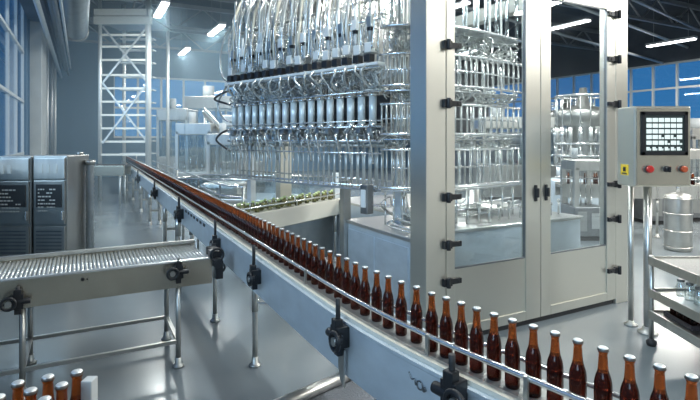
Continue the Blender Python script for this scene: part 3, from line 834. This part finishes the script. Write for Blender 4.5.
MB().lathe((2.73, 4.86, 0), [(.06, 0), (.06, .014), (.03, .03), (.024, .05)], 18).build('pole_foot', steel_mid, cp)

# ------------------------------------------------------------------ trolley
ty = root('trolley', (3.1, 4.0, 0), 'three-tier stainless trolley in front of the control pedestal', 'trolley')
tx0, tx1, ty0, ty1 = 2.62, 3.5, 3.45, 4.40
for z in (.29, .48, .76):
    s = MB().box(tx0, tx1, ty0, ty1, z-.012, z)
    s.box(tx0, tx0+.02, ty0, ty1, z-.055, z+.02).box(tx1-.02, tx1, ty0, ty1, z-.055, z+.02).box(tx0, tx1, ty0, ty0+.02, z-.055, z+.02).box(tx0, tx1, ty1-.02, ty1, z-.055, z+.02)
    s.build('shelf', steel, ty, bevel=.004)
for x in (tx0+.02, tx1-.02):
    for y in (ty0+.02, ty1-.02):
        o = MB().cyl((x, y, .06), (x, y, .79), .020, 12).build('post', steel, ty)
        MB().lathe((x, y, 0), [(.035, 0), (.042, .02), (.042, .04), (.022, .055), (.02, .065)], 14).build('foot', rubber, o)
MB().box(tx0+.03, tx1-.03, ty0+.03, ty1-.03, .758, .766).build('ribbed_mat', belt_m, ty)
# glass jars on the middle shelf, bottles in a dark crate on the lowest shelf
jar = None; k = 0
for i in range(4):
    for j_ in range(3):
        if jar is None:
            jar = MB().lathe((0, 0, 0), [(.035, 0), (.038, .006), (.038, .09), (.026, .11), (.026, .125)], 16).build('glass_jar', clear, None)
            MB().lathe((0, 0, 0), [(.028, .124), (.029, .126), (.029, .142), (.024, .145)], 14).build('jar_lid', steel_dark, jar); o = jar
        else: o = copy_tree(jar)
        o.location = (2.80+.1*j_, 3.90+.11*i, .48)
        o['category'] = 'jar'; o['group'] = 'glass jars on the trolley'
        o['label'] = 'glass jar on the middle trolley shelf, %s of row %s from the front' % (['first', 'second', 'third'][j_], ['one', 'two', 'three', 'four'][i])
ck = root('bottle_crate', (2.85, 4.1, .29), 'dark crate of brown bottles on the lowest trolley shelf', 'crate')
cb = MB(); a0, a1, b0, b1 = 2.70, 3.04, 3.95, 4.31
cb.box(a0, a1, b0, b1, .291, .30).box(a0, a0+.01, b0, b1, .30, .33).box(a1-.01, a1, b0, b1, .30, .33).box(a0, a1, b0, b0+.01, .30, .33).box(a0, a1, b1-.01, b1, .30, .33)
cb.build('crate_body', crate_dark, ck, bevel=.003)
for i in range(4):
    for j_ in range(4):
        o = proto.copy(); COL.objects.link(o)
        c = cap0.copy(); COL.objects.link(c); c.parent = o
        o.location = (a0+.05+.08*j_, b0+.055+.083*i, .30); o.scale = (1, 1, .45)
        o['category'] = 'bottle'; o['group'] = 'bottles in the dark crate'
        o['label'] = 'short brown bottle in the dark trolley crate, %s in row %s from the front' % (['first', 'second', 'third', 'fourth'][j_], ['one', 'two', 'three', 'four'][i])

# ------------------------------------------------------------------ crate of bottles in the lower left corner
tb = root('side_table', (-.95, 1.2, 0), 'steel side table carrying the grey crate in the lower left corner', 'table')
MB().box(-1.3, -.6, .75, 1.5, .90, .932).build('table_top', steel_mid, tb, bevel=.004)
for x in (-1.25, -.65):
    for y in (.8, 1.45): MB().cyl((x, y, 0), (x, y, .9), .02, 10).build('leg', steel_mid, tb)
gc = root('bottle_crate', (-.85, 1.2, .932), 'grey open crate holding capped bottles, lower left corner', 'crate')
cb = MB(); a0, a1, b0, b1 = -1.04, -.69, .98, 1.42; zz = .932
cb.box(a0, a1, b0, b1, zz, zz+.006).box(a0, a0+.008, b0, b1, zz, zz+.11).box(a1-.008, a1, b0, b1, zz, zz+.11).box(a0, a1, b0, b0+.008, zz, zz+.11).box(a0, a1, b1-.008, b1, zz, zz+.11)
cb.build('crate_body', crate_m, gc, bevel=.003)
for q in (a1-.03, a0): MB().box(q, q+.03, 1.335, 1.37, zz+.1, 1.155).build('corner_post', crate_m, gc, bevel=.003)
cn = {0: 'nearest the steel leg', 1: 'middle column', 2: 'rightmost column'}
for c_, (px, py) in enumerate(((18, 383), (48, 377), (77, 372))):
    Yc = .632*F/(py-140)
    for k in range(4):
        y = Yc-.072*k
        o = proto.copy(); COL.objects.link(o)
        c = cap0.copy(); COL.objects.link(c); c.parent = o
        o.location = ((px-350)/F*Yc, y, zz+.006); o.rotation_euler = (0, 0, k*.7+c_)
        o['category'] = 'bottle'; o['group'] = 'bottles in the grey crate'
        o['label'] = 'white capped bottle in the grey corner crate, %s, %s from the back' % (cn[c_], ['first', 'second', 'third', 'fourth'][k])

# ------------------------------------------------------------------ cabinets on the left
def cabinet(px0, px1, ztop, label, seed):
    X0, X1 = (px0-350)/F*7.0, (px1-350)/F*7.0
    c = root('control_cabinet', ((X0+X1)/2, 7.3, 0), label, 'cabinet')
    MB().box(X0, X1, 7.03, 7.62, .06, ztop).build('body', cab_m, c, bevel=.012)
    MB().box(X0+.02, X1-.02, 7.06, 7.58, 0, .06).build('plinth', rubber, c)
    MB().box(X0+.02, X1-.02, 7.0, 7.03, ztop-.33, ztop-.03).build('header_panel', steel, c, bevel=.006)
    d = MB().box(X0+.02, X1-.02, 7.0, 7.03, .62, ztop-.35).build('door', steel_mid, c, bevel=.006)
    MB().box(X0+.06, X1-.06, 6.99, 7.0, .86, ztop-.40).build('display', cab_panel, d)
    rg = random.Random(seed)
    for r_ in range(7):
        mk = MB()
        zz = ztop-.47-.05*r_; x = X0+.09
        while x < X1-.14:
            w = rg.uniform(.012, .05)
            if rg.random() < .7: mk.box(x, x+w, 6.987, 6.99, zz-.010, zz+.008)
            x += w+.012
        if mk.v: mk.build('lettering', mark_m, d)
    e = MB().box(X0+.02, X1-.02, 7.0, 7.03, .1, .59).build('lower_door', cab_m, c, bevel=.006)
    g = MB()
    for k in range(8): g.box(X0+.06, X1-.06, 6.994, 7.0, .16+.05*k, .18+.05*k)
    g.build('vent_grille', steel_dark, e)
    MB().box(X1-.055, X1-.035, 6.97, 7.0, .68, .80).build('handle', chrome, d, bevel=.003)
    for k in range(3): MB().box(X0+.1+.1*k, X0+.15+.1*k, 6.994, 7.0, ztop-.24, ztop-.12).build('status_plate', mark_m, c)
    return c
cabinet(-14, 30, 1.57, 'grey steel control cabinet with dark display at the left edge', 3)
cabinet(32, 66, 1.58, 'grey steel control cabinet with dark display, second from the left edge', 4)
MB().tube([(-4.05, 7.5, 1.58), (-4.05, 7.5, 1.62)], .05, 12).build('vent_cap', steel_mid, None, label='small round vent cap on top of the second control cabinet', category='vent')
fp = [(-3.90, 7.5, .02+.035*k) for k in range(42)]
fh = MB().tube(fp, [.062 if k % 2 else .05 for k in range(42)], 14).build('flexible_duct', duct_m, None, label='upright ribbed foil duct against the side of the second control cabinet', category='duct')
MB().tube([(-3.90, 7.5, 0), (-3.90, 7.5, .05)], .08, 14).build('floor_collar', steel_mid, fh)
MB().tube([(-3.90, 7.5, 1.43), (-3.90, 7.5, 1.50)], .072, 14).build('top_collar', steel_mid, fh)

# ------------------------------------------------------------------ stair tower
sw = root('stair_tower', (-6.75, 15.6, 0), 'tall pale steel ladder tower with cross braces spanning the conveyor end', 'tower')
TX0, TX1, TY0, TY1 = -7.5, -6.05, 15.0, 16.6
for x in (TX0, TX1):
    for y in (TY0, TY1):
        MB().cyl((x, y, 0), (x, y, 6.3), .085 if x == TX1 and y == TY0 else .055, 12).build('post', scaf_m, sw)
for z in (1.36, 1.75, 2.15, 2.55, 2.95, 3.35, 3.75, 4.2, 4.6, 4.95):
    MB().bar((TX0, TY0, z), (TX1, TY0, z), .05, .06).build('rung', scaf_beam, sw)
    MB().obox(((TX0+TX1)/2+.1, TY0+.75, z+.02), X3, Y3, .52, .13, .016).build('tread', scaf_m, sw)
MB().box(TX0-.15, TX1+.12, TY0-.08, TY0+.02, 5.52, 5.72).build('deck_beam', scaf_beam, sw, bevel=.01)
MB().box(TX0-.15, TX1+.12, TY0-.10, TY0+.02, 5.27, 5.49).build('deck_beam', scaf_beam, sw, bevel=.01)
MB().box(TX0-.15, TX1+.12, TY0, TY1, 5.42, 5.47).build('deck', steel_dark, sw)
for (za, zb) in ((5.2, 3.5), (3.5, 1.7)):
    MB().bar((TX0+.1, TY0-.03, za), (TX1, TY0-.03, zb), .03, .05).build('cross_brace', scaf_m, sw)
    MB().bar((TX1, TY0-.05, za), (TX0+.1, TY0-.05, zb), .03, .05).build('cross_brace', scaf_m, sw)
MB().tube([(TX0, TY0, 6.3), (TX1, TY0, 6.3)], .03, 8).tube([(TX0, TY0, 6.0), (TX1, TY0, 6.0)], .02, 8).build('hand_rail', scaf_m, sw)
MB().tube(smooth_path([(-6.75, 15.5, 5.75), (-6.6, 15.4, 6.1), (-6.3, 15.3, 6.0), (-6.2, 15.3, 6.3)]), .03, 8).build('cable', tube_light, sw)
# cross conveyor at the far end of the line
xc = root('cross_conveyor', (-6.95, 14.1, 0), 'short beige conveyor with dark rollers at the far end of the aisle', 'conveyor')
MB().box(-7.9, -6.3, 13.95, 14.0, .80, 1.08).build('side_panel', beige, xc, bevel=.01)
MB().box(-7.9, -6.3, 14.35, 14.4, .80, 1.08).build('side_panel', beige, xc, bevel=.01)
for k in range(18):
    MB().cyl((-7.85+.088*k, 13.99, 1.08), (-7.85+.088*k, 14.36, 1.08), .034, 10).build('roller', rubber, xc)
for x in (-7.8, -6.45):
    for y in (14.02, 14.33): MB().cyl((x, y, 0), (x, y, .8), .03, 10).build('leg', scaf_m, xc)

# ------------------------------------------------------------------ services on the left wall
def vrun(a, z, b0, b1, r, m, name, label, cat, n=12):
    return MB().tube([uv(a, b0, z), uv(a, b1, z)], r, n).build(name, m, None, label=label, category=cat)
vrun(-.80, 4.62, 4, 26, .06, scaf_m, 'service_pipe', 'pale pipe running along the top of the left wall, nearest the windows', 'pipe')
vrun(-.50, 4.75, 4, 26, .05, pipe_m, 'service_pipe', 'dark pipe running along the left wall between pale pipe and duct', 'pipe')
vrun(-.62, 5.0, 4, 26, .07, pipe_m, 'service_pipe', 'dark upper pipe running along the left wall above the pale pipe', 'pipe')
vrun(-.36, 4.55, 4, 22, .03, scaf_m, 'service_pipe', 'thin pale pipe on the left wall close beside the ribbed duct', 'pipe')
dpts = []; drs = []
b_ = 5.0
while b_ < 16.4:
    dpts.append(uv(-.12, b_, 4.95)); drs.append(.25 if len(dpts) % 2 else .30); b_ += .15
du = MB().tube(dpts, drs, 20).build('ventilation_duct', duct_m, None, label='ribbed round metal duct at the top left of the hall', category='duct')
MB().tube([uv(-.12, 16.35, 4.95), uv(-.12, 16.45, 4.95)], .32, 20).build('duct_collar', steel_mid, du)
for k, (a, b_, r) in enumerate(((-1.0, 19.3, .06), (-.95, 20.6, .09), (-.9, 22.4, .06))):
    MB().cyl(uv(a, b_, 0), uv(a, b_, 5.1), r, 10).build('down_pipe', scaf_m if k != 1 else pipe_m, None, label='vertical pipe on the left wall, %s beyond the grey pillar' % ['first', 'second', 'third'][k], category='pipe')

# ------------------------------------------------------------------ background machines
def machine(px, Y, w, d, h, label, seed, glassy=True, m=steel_mid):
    X = (px-350)/F*Y; rg = random.Random(seed)
    r_ = root('packing_machine', (X, Y+d/2, 0), label, 'machine')
    MB().box(X-w/2, X+w/2, Y, Y+d, .08, h*.42).build('base', m, r_, bevel=.02)
    MB().box(X-w/2+.04, X+w/2-.04, Y+.04, Y+d-.04, 0, .08).build('plinth', rubber, r_)
    for sx in (-1, 1):
        for yy in (Y+.04, Y+d-.04):
            MB().box(X+sx*(w/2-.04)-.04, X+sx*(w/2-.04)+.04, yy-.04, yy+.04, h*.42, h*.9).build('post', steel, r_)
    MB().box(X-w/2, X+w/2, Y, Y+d, h*.86, h).build('head_box', steel, r_, bevel=.02)
    if glassy:
        MB().box(X-w/2+.08, X+w/2-.08, Y+.03, Y+.04, h*.42, h*.86).build('guard_pane', clear, r_)
    for k in range(5):
        xx = X-w/2+w*(k+.7)/6.; zz = h*rg.uniform(.5, .62)
        MB().cyl((xx, Y+d/2, h*.42), (xx, Y+d/2, zz), w*.03, 10).cyl((xx, Y+d/2, zz), (xx, Y+d/2, h*.86), w*.014, 8).build('spindle', chrome, r_)
    MB().cyl((X-w*.2, Y+d*.6, h), (X-w*.2, Y+d*.6, h*1.14), w*.10, 14).build('motor', grey_paint, r_)
    MB().box(X+w*.05, X+w*.35, Y-.012, Y, h*.15, h*.34).build('access_door', steel_h, r_, bevel=.004)
    MB().box(X-w*.4, X-w*.1, Y-.012, Y, h*.12, h*.36).build('access_door', cab_m, r_, bevel=.004)
    return r_
machine(193, 13.2, .95, .9, 2.25, 'hazy steel packing machine behind the bottle line, nearest the stair tower', 1)
machine(224, 12.0, .85, .9, 1.95, 'hazy steel packing machine behind the bottle line, next to the filler', 2)
machine(172, 17.5, 1.1, 1.2, 2.9, 'tall faint packing machine deep in the haze beside the tower', 3)
machine(214, 20.5, 2.4, 1.5, 3.6, 'widest faint machine deepest in the haze of the hall', 4)
machine(241, 16.0, 1.2, 1, 2.6, 'faint steel machine in the haze half hidden by the filler', 6)
hp = root('incline_conveyor', (-3.0, 12.9, 0), 'slim inclined conveyor rising beside the filler in the haze', 'conveyor')
p0, p1 = at(240, 152, 12.6), at(205, 112, 14.4)
MB().bar(p0, p1, .16, .10).build('trough', steel, hp)
MB().bar(p0+Z3*.07+Y3*-.1, p1+Z3*.07+Y3*-.1, .02, .1).build('side_rail', chrome, hp)
for q in (p0, p1):
    MB().cyl(Vector((q.x, q.y, 0)), q, .04, 10).build('leg', scaf_m, hp)
# round filler seen through the right door
def carousel(px, Y, R, label, seed, zt=2.9):
    X = (px-350)/F*Y; r_ = root('rotary_filler', (X, Y, 0), label, 'filling machine')
    c = Vector((X, Y, 0))
    MB().lathe(c, [(R*.95, 0), (R, .12), (R, .85), (R*.96, .9), (R*.3, .92)], 32).build('base_drum', steel_blue, r_)
    MB().lathe(c, [(R*.3, .9), (R*.3, zt-.4), (R*.75, zt-.35), (R*.8, zt-.1), (R*.7, zt), (R*.2, zt+.1), (R*.1, zt+.5)], 28).build('tank', steel_mid, r_)
    N = 18
    for k in range(N):
        q = 2*PI*k/N; p = c+Vector((math.cos(q)*R*.82, math.sin(q)*R*.82, 0))
        MB().cyl(p+Z3*(zt-.75), p+Z3*(zt-.42), .045, 10).cyl(p+Z3*1.25, p+Z3*(zt-.7), .016, 8).cyl(p+Z3*(zt-.42), p+Z3*(zt+.3), .012, 6).obox(p+Z3*1.5, X3, Y3, .03, .03, .05).build('filling_head', tube_light if k % 2 else chrome, r_)
    for z, rr in ((zt-.78, .84), (1.45, .86), (1.2, .8), (zt+.3, .82)):
        MB().ring(c+Z3*z, X3, Y3, R*rr, .025, 36, 8).build('ring', chrome, r_)
    return r_
carousel(583, 11.5, .72, 'round white filling machine seen through the right glass door', 1, 2.5)
carousel(566, 19.5, 1.2, 'smaller-looking round filler far behind, seen through the right glass door', 2, 2.9)
# conveyor and drum behind the trolley
b2 = root('rear_conveyor', (6.0, 9.0, 0), 'rear conveyor loaded with dark bottles behind the control pedestal', 'conveyor')
q0, q1 = Vector((4.0, 9.6, 0)), Vector((9.0, 9.0, 0)); qd = (q1-q0).normalized(); qn = Vector((qd.y, -qd.x, 0))
def qb(a0, a1, b0, b1, z0, z1): return MB().obox(q0+qd*((a0+a1)/2)+qn*((b0+b1)/2)+Z3*((z0+z1)/2), qd, qn, (a1-a0)/2, (b1-b0)/2, (z1-z0)/2)
qb(0, 5.0, .2, .23, .72, .98).build('side_panel', steel, b2, bevel=.005); qb(0, 5.0, -.23, -.2, .72, .98).build('side_panel', steel, b2, bevel=.005)
qb(0, 5.0, -.2, .2, .9, .95).build('belt', belt_m, b2)
for b_ in (.22, -.22):
    MB().tube([q0+qn*b_+Z3*1.08, q1+qn*b_+Z3*1.08], .012, 8).build('guide_rail', chrome, b2)
for a in (.2, 1.7, 3.2, 4.8):
    for b_ in (.17, -.17):
        q = q0+qd*a+qn*b_; leg(b2, q.x, q.y, .75)
far = None
for i in range(54):
    q = q0+qd*(.2+.086*i)+qn*(.08 if i % 2 else -.05)+Z3*.95
    o = proto.copy(); COL.objects.link(o); c = cap0.copy(); COL.objects.link(c); c.parent = o
    o.location = q; o['category'] = 'bottle'; o['group'] = 'bottles on the rear conveyor'
    o['label'] = 'dark bottle in the packed rows on the rear conveyor behind the control pedestal'
dr = root('steel_drum', (5.6, 8.3, 0), 'upright plain steel drum standing before the rear conveyor', 'drum')
X_, Y_ = (678-350)/F*8.2, 8.2
dr.location = (X_, Y_, 0)
MB().lathe((X_, Y_, 0), [(.19, 0), (.20, .02), (.20, .86), (.19, .90), (.10, .93), (.04, .94)], 28).build('shell', steel_mid, dr)
for z in (.06, .32, .60, .85): MB().ring((X_, Y_, z), X3, Y3, .202, .012, 28, 6).build('hoop', steel, dr)
MB().cyl((X_, Y_, .93), (X_, Y_, 1.1), .03, 10).build('spout', chrome, dr)
machine(655, 12.5, 1.5, 1.2, 2.0, 'steel packing machine behind the rear conveyor, beneath the blue windows', 8)
machine(735, 13.0, 2.2, 1.3, 2.1, 'steel packing machine at the right edge beyond the rear conveyor', 9)
machine(615, 16.0, 2.2, 1.3, 2.3, 'steel packing machine partly behind the right door hinges', 10)
machine(520, 15.0, 2.2, 1.3, 2.5, 'steel packing machine seen through the glass between the doors', 11)
machine(590, 8.9, .55, .6, 1.45, 'low dark machine just behind the glass of the right door', 21, False, steel_dark)
machine(666, 10.6, .8, .7, 1.55, 'low dark machine right behind the rear conveyor, left of the drum', 22, False, steel_dark)
machine(705, 11.0, .9, .8, 1.6, 'low dark machine at the right edge behind the rear conveyor', 23, True, steel_dark)
machine(632, 11.5, .9, .8, 1.7, 'low dark machine hidden mostly by the control box', 24, True, steel_dark)
# overhead pipes in front of the right windows
for k, (z, b_) in enumerate(((5.6, 8.5), (5.1, 9.5), (5.9, 7.6))):
    MB().tube([uv(8, b_, z), uv(21.9, b_+3, z)], .05, 8).build('overhead_pipe', pipe_m if k else scaf_m, None, label='overhead pipe crossing the dark roof on the right, %s from the lamp' % ['first', 'second', 'third'][k], category='pipe')

# ------------------------------------------------------------------ haze at the back of the hall
hz = MB().ebox(UL+.02, 6.5, 11.0, VF-.05, .02, H-.05, uv)
hm = bpy.data.materials.new('haze'); hm.use_nodes = True; nt = hm.node_tree
nt.nodes.remove(nt.nodes['Principled BSDF'])
vs = nt.nodes.new('ShaderNodeVolumeScatter'); vs.inputs['Color'].default_value = (.58, .82, 1, 1)
vs.inputs['Density'].default_value = .022; vs.inputs['Anisotropy'].default_value = .2
nt.links.new(vs.outputs[0], nt.nodes['Material Output'].inputs['Volume'])
ho = hz.build('haze', hm, None); ho['kind'] = 'stuff'; ho['label'] = 'pale blue haze hanging in the back of the hall'; ho['category'] = 'haze'

sun = bpy.data.lights.new('daylight', 'SUN'); sun.energy = 3.2; sun.angle = math.radians(34); sun.color = (.86, .98, 1.0)
so_ = bpy.data.objects.new('daylight', sun); COL.objects.link(so_)
sd_ = (U3*.80 + V3*.48 - Z3*.40).normalized()
so_.rotation_euler = sd_.to_track_quat('-Z', 'Y').to_euler(); so_.location = uv(-4, 2, 5)
# ------------------------------------------------------------------ world, camera
w = bpy.data.worlds.new('dusk'); scene.world = w; w.use_nodes = True
nt = w.node_tree; bg = nt.nodes['Background']
tc = nt.nodes.new('ShaderNodeTexCoord'); sp = nt.nodes.new('ShaderNodeSeparateXYZ')
rp = nt.nodes.new('ShaderNodeValToRGB')
rp.color_ramp.elements[0].position = .0; rp.color_ramp.elements[0].color = (.055, .22, .42, 1)
rp.color_ramp.elements[1].position = .5; rp.color_ramp.elements[1].color = (.02, .10, .28, 1)
nt.links.new(tc.outputs['Generated'], sp.inputs[0]); nt.links.new(sp.outputs['Z'], rp.inputs[0]); nt.links.new(rp.outputs[0], bg.inputs['Color'])
bg.inputs['Strength'].default_value = 1.6

cam = bpy.data.cameras.new('camera'); co = bpy.data.objects.new('camera', cam); COL.objects.link(co)
co.location = (0, 0, EYE); co.rotation_euler = (PI/2, 0, 0)
cam.sensor_width = 36; cam.lens = 36*F/700; cam.shift_y = -60/700.; cam.clip_end = 200; cam.clip_start = .05
scene.camera = co
scene.view_settings.view_transform = 'Standard'; scene.view_settings.look = 'None'
scene.view_settings.gamma = 1; scene.view_settings.use_curve_mapping = False
scene.view_settings.exposure = -0.55
cy = scene.cycles
cy.max_bounces = 10; cy.transparent_max_bounces = 24; cy.transmission_bounces = 8; cy.glossy_bounces = 5; cy.diffuse_bounces = 4; cy.volume_bounces = 1
cy.use_denoising = True; cy.sample_clamp_indirect = 6
